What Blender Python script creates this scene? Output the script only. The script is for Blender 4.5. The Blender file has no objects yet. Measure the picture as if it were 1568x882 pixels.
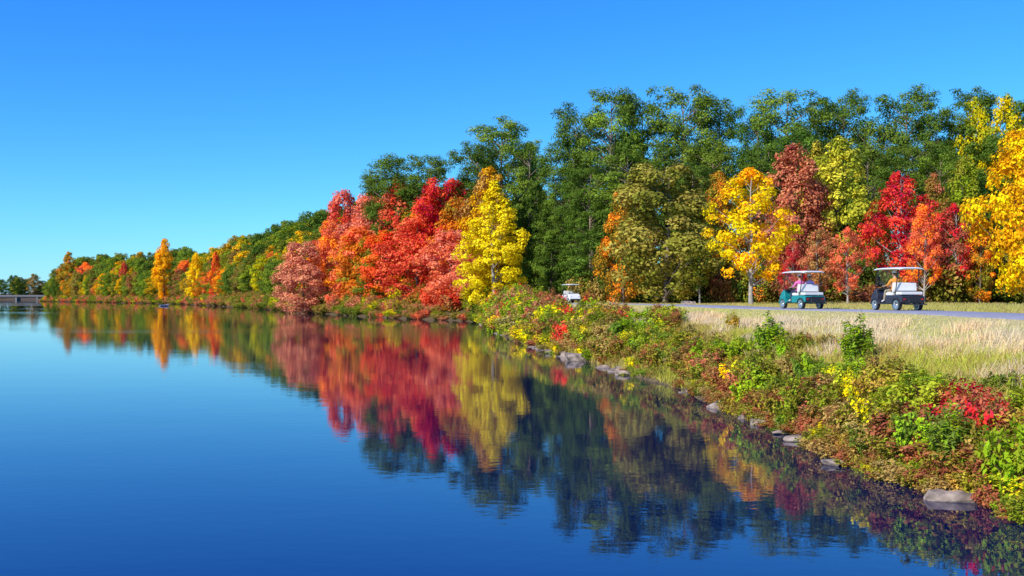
import bpy, bmesh, math, random
import numpy as np
from mathutils import Vector, Matrix, noise as mnoise
random.seed(11); RNG=np.random.default_rng(7)
scene=bpy.context.scene
scene.view_settings.view_transform='Standard'
scene.view_settings.look='None'
scene.view_settings.exposure=0
F=1539.0; HOR=455.0; CAMZ=3.0; PATHZ=2.36
def brg(u,d):   # surveyed bearing -> ground x at depth d
    return (u-784.0)/F*d
# ---------------------------------------------------------------- shoreline
SH=[(14,-1500),(12,-60),(8.6,-10),(7.6,5),(7.0,13.8),(6.75,15),(5.95,17.8),(6.2,20.7),(5.9,26.4),(5.6,32.3),(4.6,38.5),(3.7,46),
(2.4,52.5),(0.7,66),(-1.4,87),(-3.4,118),(-6,127),(-14,138),(-25,160),(-38,190),(-52,228),(-70,272),(-105,350),(-152,450),(-235,570),(-328,700),
(-350,765),(-475,1000),(-480,1100),(-630,1100),(-640,1000),(-900,950),(-2000,900),(-2400,400),(-2400,-1500)]
SHA=np.array(SH,float)
def shore_dist(x,y):
    x=np.atleast_1d(np.asarray(x,float)); y=np.atleast_1d(np.asarray(y,float))
    best=np.full(x.shape,1e18); inside=np.zeros(x.shape,bool)
    n=len(SHA)
    for i in range(n):
        ax,ay=SHA[i]; bx,by=SHA[(i+1)%n]
        dx,dy=bx-ax,by-ay
        t=np.clip(((x-ax)*dx+(y-ay)*dy)/(dx*dx+dy*dy),0,1)
        d=(x-ax-t*dx)**2+(y-ay-t*dy)**2
        best=np.minimum(best,d)
        if ay!=by:
            c=((ay>y)!=(by>y))&(x<(bx-ax)*(y-ay)/(by-ay)+ax)
            inside^=c
    s=np.sqrt(best)
    return np.where(inside,-s,s)     # >0 on land
PATH=[(15,-20),(15,0),(15.6,18),(16.4,32),(17.0,39),(16.7,44),(14.6,50.5),(13.6,58),(13.4,72),(10.8,88),(6.0,100),(4.0,112),(4.5,128),(2,145),(-8,165),(-20,195)]
def catmull(P,n=10):
    out=[]
    P=[P[0]]+P+[P[-1]]
    for i in range(1,len(P)-2):
        p0,p1,p2,p3=[np.array(P[k],float) for k in (i-1,i,i+1,i+2)]
        for k in range(n):
            t=k/n
            out.append(0.5*((2*p1)+(-p0+p2)*t+(2*p0-5*p1+4*p2-p3)*t*t+(-p0+3*p1-3*p2+p3)*t**3))
    out.append(np.array(P[-2],float))
    return np.array(out)
PC=catmull(PATH,8)
def path_dist(x,y):
    x=np.atleast_1d(np.asarray(x,float)); y=np.atleast_1d(np.asarray(y,float))
    best=np.full(x.shape,1e18)
    for i in range(len(PC)-1):
        ax,ay=PC[i]; bx,by=PC[i+1]; dx,dy=bx-ax,by-ay
        t=np.clip(((x-ax)*dx+(y-ay)*dy)/(dx*dx+dy*dy),0,1)
        best=np.minimum(best,(x-ax-t*dx)**2+(y-ay-t*dy)**2)
    return np.sqrt(best)
def wob(x,y):
    return (np.sin(x*0.9+1.3*np.sin(y*0.37))*np.sin(y*0.7+np.sin(x*0.5))*0.5+np.sin(x*2.3+y*1.1)*np.sin(y*1.9-x*0.7)*0.3)
def ground(x,y):
    x=np.atleast_1d(np.asarray(x,float)); y=np.atleast_1d(np.asarray(y,float))
    s=shore_dist(x,y)
    s2=s+wob(x*0.8,y*0.8)*0.35*np.exp(-np.abs(s)/6)
    land=2.08*(1-np.exp(-np.maximum(s2,0)/2.6))+0.1*wob(x,y)*np.exp(-np.abs(s)/8)*np.clip(s,0,1)
    land+=np.clip((s-14)*0.02,0,0.3)+np.clip((s-32)*0.05,0,5)
    water=np.maximum(-0.45*np.maximum(-s2,0),-2.5)
    z=np.where(s2>0,land,water)
    pd=path_dist(x,y); w=np.clip((5.5-pd)/3.5,0,1); w=w*w*(3-2*w)
    return z*(1-w)+PATHZ*w
def gz(x,y): return float(ground(x,y)[0])
# ---------------------------------------------------------------- node helpers
def newmat(name):
    m=bpy.data.materials.new(name); m.use_nodes=True
    nt=m.node_tree
    for n in list(nt.nodes): nt.nodes.remove(n)
    out=nt.nodes.new('ShaderNodeOutputMaterial')
    return m,nt,out
def N(nt,t,**k):
    n=nt.nodes.new(t)
    for a,b in k.items(): setattr(n,a,b)
    return n
def simple(name,col,rough=0.5,metal=0.0,noise=0.08,nscale=8,coat=0):
    m,nt,out=newmat(name)
    b=N(nt,'ShaderNodeBsdfPrincipled'); b.inputs['Roughness'].default_value=rough; b.inputs['Metallic'].default_value=metal
    if coat: b.inputs['Coat Weight'].default_value=coat
    tc=N(nt,'ShaderNodeTexCoord'); no=N(nt,'ShaderNodeTexNoise'); no.inputs['Scale'].default_value=nscale
    nt.links.new(tc.outputs['Object'],no.inputs['Vector'])
    mr=N(nt,'ShaderNodeMapRange'); mr.inputs['To Min'].default_value=1-noise*2; mr.inputs['To Max'].default_value=1+noise
    nt.links.new(no.outputs['Fac'],mr.inputs['Value'])
    mx=N(nt,'ShaderNodeVectorMath',operation='SCALE'); mx.inputs[0].default_value=col
    nt.links.new(mr.outputs[0],mx.inputs['Scale']); nt.links.new(mx.outputs[0],b.inputs['Base Color'])
    nt.links.new(b.outputs[0],out.inputs[0]); return m
def mixc(nt,fac,a,b):
    m=N(nt,'ShaderNodeMix',data_type='RGBA')
    def S(sock,v):
        if isinstance(v,(tuple,list)): sock.default_value=(*v,1) if len(v)==3 else v
        elif isinstance(v,(int,float)): sock.default_value=v
        else: nt.links.new(v,sock)
    S(m.inputs[0],fac); S(m.inputs[6],a); S(m.inputs[7],b)
    return m.outputs[2]
def leafmat(name,transl=0.28):
    m,nt,out=newmat(name)
    oi=N(nt,'ShaderNodeObjectInfo')
    a2=N(nt,'ShaderNodeAttribute',attribute_type='OBJECT',attribute_name='col2')
    av=N(nt,'ShaderNodeAttribute',attribute_type='GEOMETRY',attribute_name='lv')
    ac=N(nt,'ShaderNodeAttribute',attribute_type='GEOMETRY',attribute_name='lc')
    ad=N(nt,'ShaderNodeMath',operation='MULTIPLY_ADD'); nt.links.new(av.outputs['Fac'],ad.inputs[0]); ad.inputs[1].default_value=0.55; 
    nt.links.new(ac.outputs['Fac'],ad.inputs[2])
    mr=N(nt,'ShaderNodeMapRange',interpolation_type='SMOOTHSTEP'); mr.inputs['From Min'].default_value=0.5; mr.inputs['From Max'].default_value=1.15
    nt.links.new(ad.outputs[0],mr.inputs['Value'])
    c=mixc(nt,mr.outputs[0],oi.outputs['Color'],a2.outputs['Color'])
    hs=N(nt,'ShaderNodeHueSaturation')
    h=N(nt,'ShaderNodeMapRange'); h.inputs['To Min'].default_value=0.488; h.inputs['To Max'].default_value=0.512
    nt.links.new(av.outputs['Fac'],h.inputs['Value']); nt.links.new(h.outputs[0],hs.inputs['Hue'])
    v=N(nt,'ShaderNodeMath',operation='MULTIPLY_ADD'); v.inputs[1].default_value=0.7; v.inputs[2].default_value=0.78
    nt.links.new(av.outputs['Fac'],v.inputs[0]); 
    vm=N(nt,'ShaderNodeMath',operation='MULTIPLY_ADD'); nt.links.new(ac.outputs['Fac'],vm.inputs[0]); vm.inputs[1].default_value=0.4; vm.inputs[2].default_value=0.8
    v2=N(nt,'ShaderNodeMath',operation='MULTIPLY'); nt.links.new(v.outputs[0],v2.inputs[0]); nt.links.new(vm.outputs[0],v2.inputs[1])
    nt.links.new(v2.outputs[0],hs.inputs['Value']); nt.links.new(c,hs.inputs['Color'])
    d=N(nt,'ShaderNodeBsdfDiffuse'); t=N(nt,'ShaderNodeBsdfTranslucent'); ms=N(nt,'ShaderNodeMixShader'); ms.inputs[0].default_value=transl
    nt.links.new(hs.outputs[0],d.inputs[0]); nt.links.new(hs.outputs[0],t.inputs[0])
    nt.links.new(d.outputs[0],ms.inputs[1]); nt.links.new(t.outputs[0],ms.inputs[2]); nt.links.new(ms.outputs[0],out.inputs[0])
    return m
LEAF=leafmat('foliage')
BARK=simple('bark',(0.20,0.15,0.11),0.9,noise=0.4,nscale=3)
BARKP=simple('pale_bark',(0.45,0.41,0.35),0.85,noise=0.35,nscale=3)
BARKN=simple('pine_bark',(0.38,0.26,0.19),0.9,noise=0.4,nscale=2)
STEM=simple('stem',(0.18,0.09,0.05),0.8,noise=0.3,nscale=5)
# ---------------------------------------------------------------- mesh helpers
def quads_mesh(name,V,Q,matidx,attrs,mats):
    me=bpy.data.meshes.new(name)
    nv,nq=len(V),len(Q)
    me.vertices.add(nv); me.vertices.foreach_set('co',np.ascontiguousarray(V,dtype=np.float32).ravel())
    me.loops.add(nq*4); me.loops.foreach_set('vertex_index',np.ascontiguousarray(Q,dtype=np.int32).ravel())
    me.polygons.add(nq); me.polygons.foreach_set('loop_start',np.arange(0,nq*4,4,dtype=np.int32))
    me.polygons.foreach_set('loop_total',np.full(nq,4,dtype=np.int32))
    for m in mats: me.materials.append(m)
    me.polygons.foreach_set('material_index',np.asarray(matidx,dtype=np.int32))
    for k,a in attrs.items():
        at=me.attributes.new(k,'FLOAT','FACE'); at.data.foreach_set('value',np.asarray(a,dtype=np.float32))
    me.update(calc_edges=True)
    return me
def unit(v): return v/np.maximum(np.linalg.norm(v,axis=-1,keepdims=True),1e-9)
def leaves(C,Nn,L,W,rng,up=None):
    n=len(C)
    r=rng.normal(size=(n,3)) if up is None else up
    t=unit(np.cross(Nn,r)); b=unit(np.cross(Nn,t))
    L=L[:,None]; W=W[:,None]
    bend=Nn*(L*0.25)
    V=np.stack([C-b*L-bend*0.5,C+t*W+bend*0.4,C+b*L-bend*0.5,C-t*W+bend*0.4],1).reshape(-1,3)
    Q=np.arange(4*n).reshape(-1,4)
    return V,Q
def tube(pts,rad,sides=6):
    pts=np.array(pts,float); n=len(pts); V=[];Q=[]
    for i in range(n):
        d=pts[min(i+1,n-1)]-pts[max(i-1,0)]; d=d/ (np.linalg.norm(d)+1e-9)
        a=np.cross(d,[0.3,1,0.1]); a/=np.linalg.norm(a)+1e-9; b=np.cross(d,a)
        for k in range(sides):
            an=2*math.pi*k/sides
            V.append(pts[i]+rad[i]*(math.cos(an)*a+math.sin(an)*b))
    for i in range(n-1):
        for k in range(sides):
            k2=(k+1)%sides
            Q.append((i*sides+k,i*sides+k2,(i+1)*sides+k2,(i+1)*sides+k))
    return np.array(V),np.array(Q)
class Acc:
    def __init__(s): s.V=[];s.Q=[];s.m=[];s.lv=[];s.lc=[];s.n=0
    def add(s,V,Q,m,lv=None,lc=None):
        s.V.append(V); s.Q.append(Q+s.n); s.n+=len(V); k=len(Q)
        s.m.append(np.full(k,m)); s.lv.append(np.zeros(k) if lv is None else lv); s.lc.append(np.zeros(k) if lc is None else lc)
    def mesh(s,name,mats):
        return quads_mesh(name,np.concatenate(s.V),np.concatenate(s.Q),np.concatenate(s.m),
            {'lv':np.concatenate(s.lv),'lc':np.concatenate(s.lc)},mats)
def clump_leaves(acc,cc,cr,flat,n,ls,asp,rng,cidx,center,fill=0.5):
    d=unit(rng.normal(size=(n,3)))
    d[:,2]=np.where(rng.random(n)<0.35,np.abs(d[:,2]),d[:,2])
    r=cr*(fill+(1.05-fill)*rng.random(n)**0.55)*(1+0.15*np.sin(d[:,0]*5+cidx*9)*np.cos(d[:,1]*4+12*cidx))
    P=cc+d*r[:,None]*np.array([1,1,flat])
    nn=unit(d*1.0+unit(P-center)*0.7+np.array([0,0,0.3])+rng.normal(size=(n,3))*0.45)
    L=ls*(0.6+0.8*rng.random(n))
    V,Q=leaves(P,nn,L,L*asp,rng)
    acc.add(V,Q,1,rng.random(n),np.full(n,cidx%1.0))
def make_tree(name,seed,H,R,base,nclump,nleaf,ls,asp,profile,flat=0.8,cr=(0.9,1.7),bark=BARK,nlimb=26,trunk_r=0.28,lean=0.3,shell=0.45,fill=0.5,lob=1.0,tilt=0.0):
    rng=np.random.default_rng(seed); acc=Acc()
    hz=H*base
    pts=[];rad=[]
    lx,ly=rng.normal()*lean,rng.normal()*lean
    for i in range(9):
        t=i/8
        pts.append(np.array([lx*math.sin(t*2.2)+0.12*rng.normal()*t,ly*math.sin(t*2.0)+0.12*rng.normal()*t,-0.4+t*(H*0.93+0.4)]))
        rad.append(trunk_r*(1.25 if i==0 else 1)*(1-0.88*t))
    V,Q=tube(pts,rad,8); acc.add(V,Q,0); P=np.array(pts)
    ph=rng.random(6)*6.28
    cen=[]
    for i in range(nclump):
        t=(i+rng.random())/nclump
        t=t**0.9
        an=rng.random()*2*math.pi
        lobe=1+lob*(0.22*math.sin(an*2+ph[0]+t*4)+0.14*math.sin(an*3+ph[1]-t*7)+0.1*math.sin(t*14+ph[2]+an))
        rr=R*profile(t)*lobe
        c_r=(cr[0]+(cr[1]-cr[0])*rng.random())*(0.55+0.45*profile(t))
        rho=(shell+(1-shell)*rng.random()**0.7)
        rad_=max(rr-c_r*0.5,0.05)*rho
        z=hz+t*(H-hz-c_r*flat)
        cen.append((np.array([rad_*math.cos(an),rad_*math.sin(an),z]),c_r,t))
    ctr=np.array([0,0,hz+(H-hz)*0.45])
    for i,(c,r,t) in enumerate(cen):
        clump_leaves(acc,c,r,flat,int(nleaf*(r/cr[1])**1.6)+6,ls,asp,rng,rng.random(),ctr,fill)
    for k in range(min(nlimb,nclump)):
        c,r,t=cen[int(k*nclump/nlimb)]
        zt=max(hz*0.75,c[2]-0.55*math.hypot(c[0],c[1])-0.8)
        f=np.clip((zt+0.4)/(H*0.93+0.4)*8,0,7.99); i0=int(f); s=P[i0]*(1-(f-i0))+P[i0+1]*(f-i0)
        mid=(s+c)/2+np.array([0,0,-0.25*rng.random()])+rng.normal(size=3)*0.15
        r0=trunk_r*0.38*(1-0.6*t)
        V,Q=tube([s,mid,c],[r0,r0*0.6,r0*0.2],5); acc.add(V,Q,0)
    return acc.mesh(name,[bark,LEAF])
def prof_round(t): return max(0.12,math.sin(math.pi*min(1,(t*0.82+0.12)))**0.6)
def prof_oval(t): return max(0.08,(math.sin(math.pi*(t*0.76+0.19)**1.0))**0.8) if t<0.99 else 0.1
def prof_tear(t): return max(0.08,math.sin(math.pi*min(1,(0.14+t*0.86))**0.72)**0.85) if t<0.97 else 0.08
def prof_pine(t): return max(0.3,(math.sin(math.pi*(t*0.64+0.14)))**0.55)
P_ROUND=[make_tree('crown_round',10+i,18,5.6,0.08,135,185,0.20,0.62,prof_round,cr=(0.8,1.7)) for i in range(4)]
P_OVAL=[make_tree('crown_oval',20+i,18,4.6,0.06,125,175,0.19,0.62,prof_oval,cr=(0.7,1.5)) for i in range(4)]
P_CONE=[make_tree('crown_teardrop',33+i,18,4.9,0.04,190,165,0.17,0.65,prof_tear,cr=(0.6,1.2),bark=BARKP,shell=0.4,lob=0.35) for i in range(1)]
P_OPEN=[make_tree('crown_open',40+i,12,3.4,0.20,90,150,0.13,0.65,prof_oval,cr=(0.45,1.0),bark=BARKP,nlimb=40,trunk_r=0.2,fill=0.3) for i in range(3)]
P_PINE=[make_tree('crown_pine',50+i,30,5.6,0.40,92,300,0.18,0.45,prof_pine,flat=0.60,cr=(1.0,2.05),bark=BARKN,nlimb=50,trunk_r=0.40,lean=0.5,shell=0.5,fill=0.10) for i in range(4)]
P_YPINE=[make_tree('crown_young_pine',60+i,20,4.3,0.08,110,210,0.19,0.42,prof_oval,flat=0.66,cr=(0.7,1.5),nlimb=30,fill=0.25) for i in range(2)]
def make_shrub(name,seed,H,R,nst,nl,ls,asp,spread=0.8,stem=0.012):
    rng=np.random.default_rng(seed); acc=Acc()
    for k in range(nst):
        an=rng.random()*6.283; q=rng.random()**0.5
        h=H*(0.5+0.5*rng.random())*(1-0.35*q); 
        tip=np.array([math.cos(an)*R*q,math.sin(an)*R*q,h]); b0=tip*np.array([0.3,0.3,0])+np.array([0,0,-0.05])
        mid=(tip+b0)/2+np.array([0,0,h*0.12])+rng.normal(size=3)*0.05*H
        V,Q=tube([b0,mid,tip],[stem,stem*0.7,stem*0.25],3); acc.add(V,Q,0)
        n=nl; t=rng.random(n)**0.7
        P=(b0*(1-t)[:,None]**2+2*mid*(t*(1-t))[:,None]+tip*(t**2)[:,None])+rng.normal(size=(n,3))*H*0.07*spread*(0.5+0.8*np.sin(t*3.0))[:,None]
        P[:,2]=np.maximum(P[:,2],0.02)
        nn=unit(unit(P-np.array([0,0,H*0.2]))*0.8+np.array([0,0,0.45])+rng.normal(size=(n,3))*0.5)
        L=ls*(0.5+0.9*rng.random(n))
        V,Q=leaves(P,nn,L,L*asp,rng); acc.add(V,Q,1,rng.random(n),np.full(n,rng.random()))
    return acc.mesh(name,[STEM,LEAF])
P_SHR=[make_shrub('shrub_leafy',70+i,1.1,0.75,30,75,0.048,0.58) for i in range(4)]
P_WIL=[make_shrub('shrub_upright',80+i,1.5,0.42,26,95,0.06,0.36,0.6) for i in range(2)]
P_WEED=[make_shrub('weed',90+i,0.7,0.5,34,36,0.032,0.45,0.9,0.006) for i in range(3)]
P_BIG=[make_shrub('thicket',100+i,4.0,2.6,55,95,0.14,0.6,0.9,0.04) for i in range(3)]
# ---------------------------------------------------------------- placing
def jit(c,a=0.12):
    k=1+random.uniform(-a,a)
    return [max(0.0,ch*k*(1+random.uniform(-a,a)*0.5)) for ch in c]
def put(name,me,x,y,h0,h,wscale,c1,c2,parent=None,dz=-0.05,rot=None):
    o=bpy.data.objects.new(name,me); scene.collection.objects.link(o)
    o.location=(x,y,gz(x,y)+dz); s=h/h0
    o.scale=(wscale,wscale*random.uniform(0.9,1.1),s); o.rotation_euler=(0,0,random.uniform(0,6.28) if rot is None else rot)
    o.color=(*jit(c1),1); o['col2']=[float(v) for v in jit(c2)]
    if parent: o.parent=parent
    return o
G_D=(0.08,0.14,0.018); G_P=(0.155,0.235,0.028); G_Y=(0.30,0.36,0.02); OLV=(0.28,0.25,0.025); G_M=(0.22,0.29,0.03)
YEL=(0.92,0.72,0.01); YO=(0.92,0.48,0.01); ORG=(0.92,0.29,0.02); RED=(0.84,0.08,0.035); CRM=(0.72,0.022,0.045)
RBR=(0.52,0.15,0.07); BRN=(0.45,0.26,0.07); PNK=(0.76,0.24,0.14); SAL=(0.88,0.20,0.08)
KIND={'round':(P_ROUND,18,10.6),'oval':(P_OVAL,18,8.8),'cone':(P_CONE,18,9.0),'open':(P_OPEN,12,6.2),'pine':(P_PINE,30,10.4),'ypine':(P_YPINE,20,8.2)}
def tree(name,kind,u,vtop,d,wpx,c1,c2,parent=None):
    wm=wpx/F*d
    for _ in range(12):
        x=brg(u,d)
        if path_dist(x,d)[0]>3.5: break
        d+=1.5
    z=gz(x,d); h=(HOR-vtop)/F*d+CAMZ-z
    ps,h0,w0=KIND[kind]
    return put(name,random.choice(ps),x,d,h0,h,wm/w0,c1,c2,parent)
for u,v,d,w,kn,c1,c2 in [(612,234,168,95,'pine',G_P,G_D),(655,236,163,80,'pine',G_P,G_D),(590,262,178,80,'pine',G_P,G_D),(765,180,146,125,'pine',G_P,G_M),(728,216,152,85,'pine',G_P,G_D),(810,213,150,80,'pine',G_P,G_M),
 (885,156,136,100,'pine',G_P,G_D),(932,131,131,105,'pine',G_P,G_M),(988,138,133,95,'pine',G_P,G_D),(1050,128,128,118,'pine',G_P,G_M),(1100,150,131,85,'pine',G_P,G_D),
 (1160,162,126,75,'pine',G_P,G_D),(1210,132,122,112,'pine',G_P,G_M),(1252,158,126,75,'pine',G_P,G_D),(1292,136,124,85,'pine',G_P,G_D),(1340,186,120,76,'pine',G_P,G_M),(1388,131,120,108,'pine',G_P,G_D),
 (1432,166,118,76,'pine',G_P,G_D),(1488,130,118,90,'pine',G_P,G_D),(1600,140,112,110,'pine',G_P,G_D),
 (870,215,128,85,'pine',G_P,G_D),(960,222,118,115,'pine',G_P,G_M),(905,250,122,80,'pine',G_P,G_D),(1020,215,120,90,'pine',G_P,G_D),(1090,215,118,90,'pine',G_P,G_M),(1180,215,116,80,'pine',G_P,G_D),(1330,230,112,90,'pine',G_P,G_D),(1400,215,112,90,'pine',G_P,G_D),
 (1440,230,108,80,'pine',G_P,G_M),(1540,200,112,90,'pine',G_P,G_D)]:
    tree('pine_tree',kn,u,v,d,w,c1,c2)
for u,v,d,w in [(820,275,128,80),(848,300,124,80),(880,330,122,75),(905,350,118,75),(845,372,120,60),(1075,300,108,70),(790,330,130,60),(1330,300,100,70),(1240,300,104,60),(1510,260,100,80),(890,290,126,80),(940,310,114,70)]:
    tree('young_pine_tree','ypine',u,v,d,w,G_D,G_P)
for nm,kn,u,v,d,w,c1,c2 in [
 ('maple_tree','round',525,288,196,80,RED,PNK),('maple_tree','round',566,294,182,90,PNK,SAL),('maple_tree','oval',610,270,168,90,SAL,RED),('maple_tree','round',682,270,150,105,CRM,RED),
 ('maple_tree','round',548,345,172,90,ORG,SAL),('maple_tree','round',640,330,150,110,RED,SAL),('maple_tree','round',690,350,137,95,SAL,PNK),('maple_tree','oval',590,350,160,80,ORG,RED),('maple_tree','round',462,368,186,85,PNK,(0.7,0.3,0.14)),
 ('maple_tree','oval',655,295,152,60,RED,ORG),('maple_tree','round',505,335,190,60,SAL,ORG),('maple_tree','round',720,385,132,70,SAL,PNK),
 ('oak_tree','oval',748,252,142,90,YO,BRN),('oak_tree','round',700,300,146,80,ORG,OLV),('oak_tree','round',795,330,132,80,OLV,G_D),
 ('tulip_poplar_tree','cone',757,274,126,114,YEL,(0.74,0.66,0.02)),
 ('oak_tree','round',1018,248,94,180,(0.32,0.31,0.035),(0.38,0.28,0.05)),('oak_tree','round',955,290,103,80,OLV,ORG),('maple_tree','oval',1100,258,108,80,ORG,OLV),
 ('hickory_tree','open',1150,253,82,116,YEL,YO),('oak_tree','oval',1214,217,96,112,RBR,(0.6,0.22,0.1)),('sweetgum_tree','oval',1285,206,99,110,(0.5,0.5,0.04),(0.75,0.6,0.05)),('sweetgum_tree','oval',1250,213,102,80,OLV,(0.7,0.5,0.05)),
 ('maple_tree','open',1378,259,87,105,CRM,RED),('maple_tree','open',1298,345,76,52,RBR,SAL),('dogwood_tree','open',1255,345,77,50,BRN,RBR),('maple_tree','open',1414,310,74,62,SAL,ORG),
 ('dogwood_tree','open',1462,308,75,70,RBR,CRM),('dogwood_tree','open',1216,366,80,42,CRM,RBR),('sweetgum_tree','oval',1478,235,98,70,G_Y,OLV),('hickory_tree','oval',1492,144,116,75,YEL,G_Y),('hickory_tree','oval',1545,140,113,80,YEL,G_P),
 ('hickory_tree','round',1572,186,64,130,YO,YEL),('oak_tree','oval',1500,330,74,50,OLV,ORG),('maple_tree','open',1345,300,92,60,RED,OLV),('oak_tree','oval',1430,262,96,60,OLV,RBR),
 ('oak_tree','open',1072,335,92,50,OLV,G_P),('maple_tree','open',1635,250,70,110,RED,ORG)]:
    tree(nm,kn,u,v,d,w,c1,c2)
def E(name):
    e=bpy.data.objects.new(name,None); scene.collection.objects.link(e); return e
TL=E('distant_treeline'); WD=E('woodland'); US=E('woodland_undergrowth')
SKY=[(0,415),(55,412),(80,395),(105,384),(160,388),(210,383),(250,376),(300,376),(335,374),(365,356),(400,340),(440,335),(485,318),(540,302),(580,270)]
def skyv(u): return float(np.interp(u,[a for a,_ in SKY],[b for _,b in SKY]))
pal=[(G_P,G_D),(G_P,G_Y),(G_D,OLV),(OLV,G_Y),(OLV,G_P),(ORG,OLV),(YO,OLV),(SAL,ORG),(G_Y,YO),(BRN,OLV),(RBR,OLV),(G_P,OLV),(G_Y,G_P),(G_D,G_P),(YEL,G_Y)]
seg=SHA[18:27]
cum=np.concatenate([[0],np.cumsum(np.linalg.norm(np.diff(seg,axis=0),axis=1))])
pos=0
while pos<cum[-1]:
    for row,(off,hf) in enumerate([(5,0.58),(13,0.78),(24,0.92),(38,0.97)]):
        p=pos+random.uniform(-3,3); p=min(max(p,0),cum[-1]-0.1)
        i=int(np.searchsorted(cum,p,side='right')-1); t=(p-cum[i])/(cum[i+1]-cum[i])
        a=seg[i]*(1-t)+seg[i+1]*t; dr=unit(seg[i+1]-seg[i]); nrm=np.array([dr[1],-dr[0]])
        q=a+nrm*(off+random.uniform(-2,2))
        if shore_dist(q[0],q[1])[0]<2: continue
        u=784+F*q[0]/q[1]; 
        h=((HOR-skyv(u))/F*q[1]+3-gz(q[0],q[1]))*hf*random.uniform(0.8,1.03)
        if u<95: h*=np.interp(u,[55,95],[0.7,1])
        c1,c2=random.choice(pal if row<2 else [pal[k] for k in (0,1,2,3,4,0,13,12,6,8,11,0)])
        kn=random.choice(['round','round','oval','oval']) 
        ps,h0,w0=KIND[kn]
        put('tree',random.choice(ps),q[0],q[1],h0,h,random.uniform(0.9,1.3)*h/18*0.85+0.15,c1,c2,TL)
    pos+=7.2
seg2=SHA[14:27]; cum2=np.concatenate([[0],np.cumsum(np.linalg.norm(np.diff(seg2,axis=0),axis=1))])
pos=0
while pos<cum2[-1]:
    i=min(int(np.searchsorted(cum2,pos,side='right')-1),len(seg2)-2); t=(pos-cum2[i])/(cum2[i+1]-cum2[i]); a=seg2[i]*(1-t)+seg2[i+1]*t
    dr=unit(seg2[i+1]-seg2[i]); nrm=np.array([dr[1],-dr[0]]); far=min(1.0,max(0,(a[1]-110)/80))
    for off in (random.uniform(0.1,0.9),random.uniform(1.4,3.0),random.uniform(3,5)):
        q=a+nrm*off+dr*random.uniform(-1,1)
        if path_dist(q[0],q[1])[0]<2: continue
        c1,c2=random.choice([(OLV,BRN),(PNK,OLV),(G_P,OLV),(BRN,OLV),(G_Y,OLV),(OLV,G_P),(BRN,PNK),(RBR,SAL),(G_Y,YEL)])
        h=(1.1+2.4*far)*random.uniform(0.65,1.2)*(0.6 if off<1 else 1)
        put('bush',random.choice(P_BIG),q[0],q[1],4.0,h,(0.35+0.45*far)*random.uniform(0.8,1.3),c1,c2,US,dz=-0.15)
    pos+=1.4+2.2*min(1.0,max(0,(a[1]-110)/150))
for u,v,d,w,c1,c2 in [(252,364,462,36,YO,YO),(330,384,360,24,RED,ORG),(300,386,395,28,YO,YEL),(345,410,345,30,ORG,YO),(225,400,500,26,G_D,G_P),(105,384,655,30,ORG,OLV),(190,400,560,18,RED,RBR)]:
    tree('maple_tree','oval',u,v,d,w,c1,c2)
for k in range(90):   # far shore
    x=random.uniform(-1100,-380); y=1112+random.uniform(0,40)+(0 if x>-640 else -130)
    c1,c2=random.choice([(G_D,G_P),(G_P,G_D),(OLV,BRN),(G_D,OLV),(G_D,G_D)])
    put('tree',random.choice(P_ROUND),x,y,18,random.uniform(17,29),1.5,c1,c2,TL)
for u,d,h,c1,c2 in [(500,186,4,OLV,BRN),(525,182,5,BRN,OLV),(550,176,5,G_P,OLV),(580,167,5,OLV,G_P),(600,163,4,BRN,PNK),(625,152,5,OLV,YEL),(650,142,3.4,OLV,RED),(675,137,3.5,RED,SAL),(700,133,3.3,RED,BRN),(722,131,3.5,PNK,RED),(740,127,3.5,OLV,G_Y),(480,193,5,PNK,OLV),(460,200,5,PNK,BRN),(440,208,5,OLV,PNK),(415,225,5,RBR,OLV)]:
    for k in range(3):
        dd=d+random.uniform(0,6); x=brg(u+random.uniform(-10,10),dd)
        if shore_dist(x,dd)[0]<0.3: x+=3; 
        if shore_dist(x,dd)[0]<0.3: dd+=6
        put('bush',random.choice(P_BIG),x,dd,4.0,h*random.uniform(0.8,1.15),random.uniform(0.8,1.15),c1,c2,US)
for k in range(85):
    d=random.uniform(112,185); u=random.uniform(560,1900)
    x=brg(u,d)
    if shore_dist(x,d)[0]<12 or path_dist(x,d)[0]<7: continue
    lim=np.interp(u,[560,620,720,850,1568],[300,262,240,190,185])+random.uniform(5,120)
    c1,c2=random.choice([(G_D,G_P)]*5+[(OLV,BRN),(RBR,OLV),(G_Y,G_P)])
    tree('tree',random.choice(['pine','ypine','oval']),u,lim,d,random.uniform(60,95)*125/d,c1,c2,WD)
for k in range(210):
    u=random.uniform(800,1750)
    d=np.interp(u,[800,900,1000,1150,1300,1568,1800],[136,118,106,92,84,72,66])+random.uniform(-2,14)
    x=brg(u,d)
    if path_dist(x,d)[0]<4.5 or shore_dist(x,d)[0]<1: continue
    c1,c2=random.choice([(OLV,BRN),(G_D,OLV),(G_D,G_P),(RBR,BRN),(BRN,RBR),(G_D,OLV),(RBR,ORG)])
    put('bush',random.choice(P_BIG),x,d,4.0,random.uniform(1.6,5.2),random.uniform(0.6,1.1),c1,c2,US)
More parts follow.
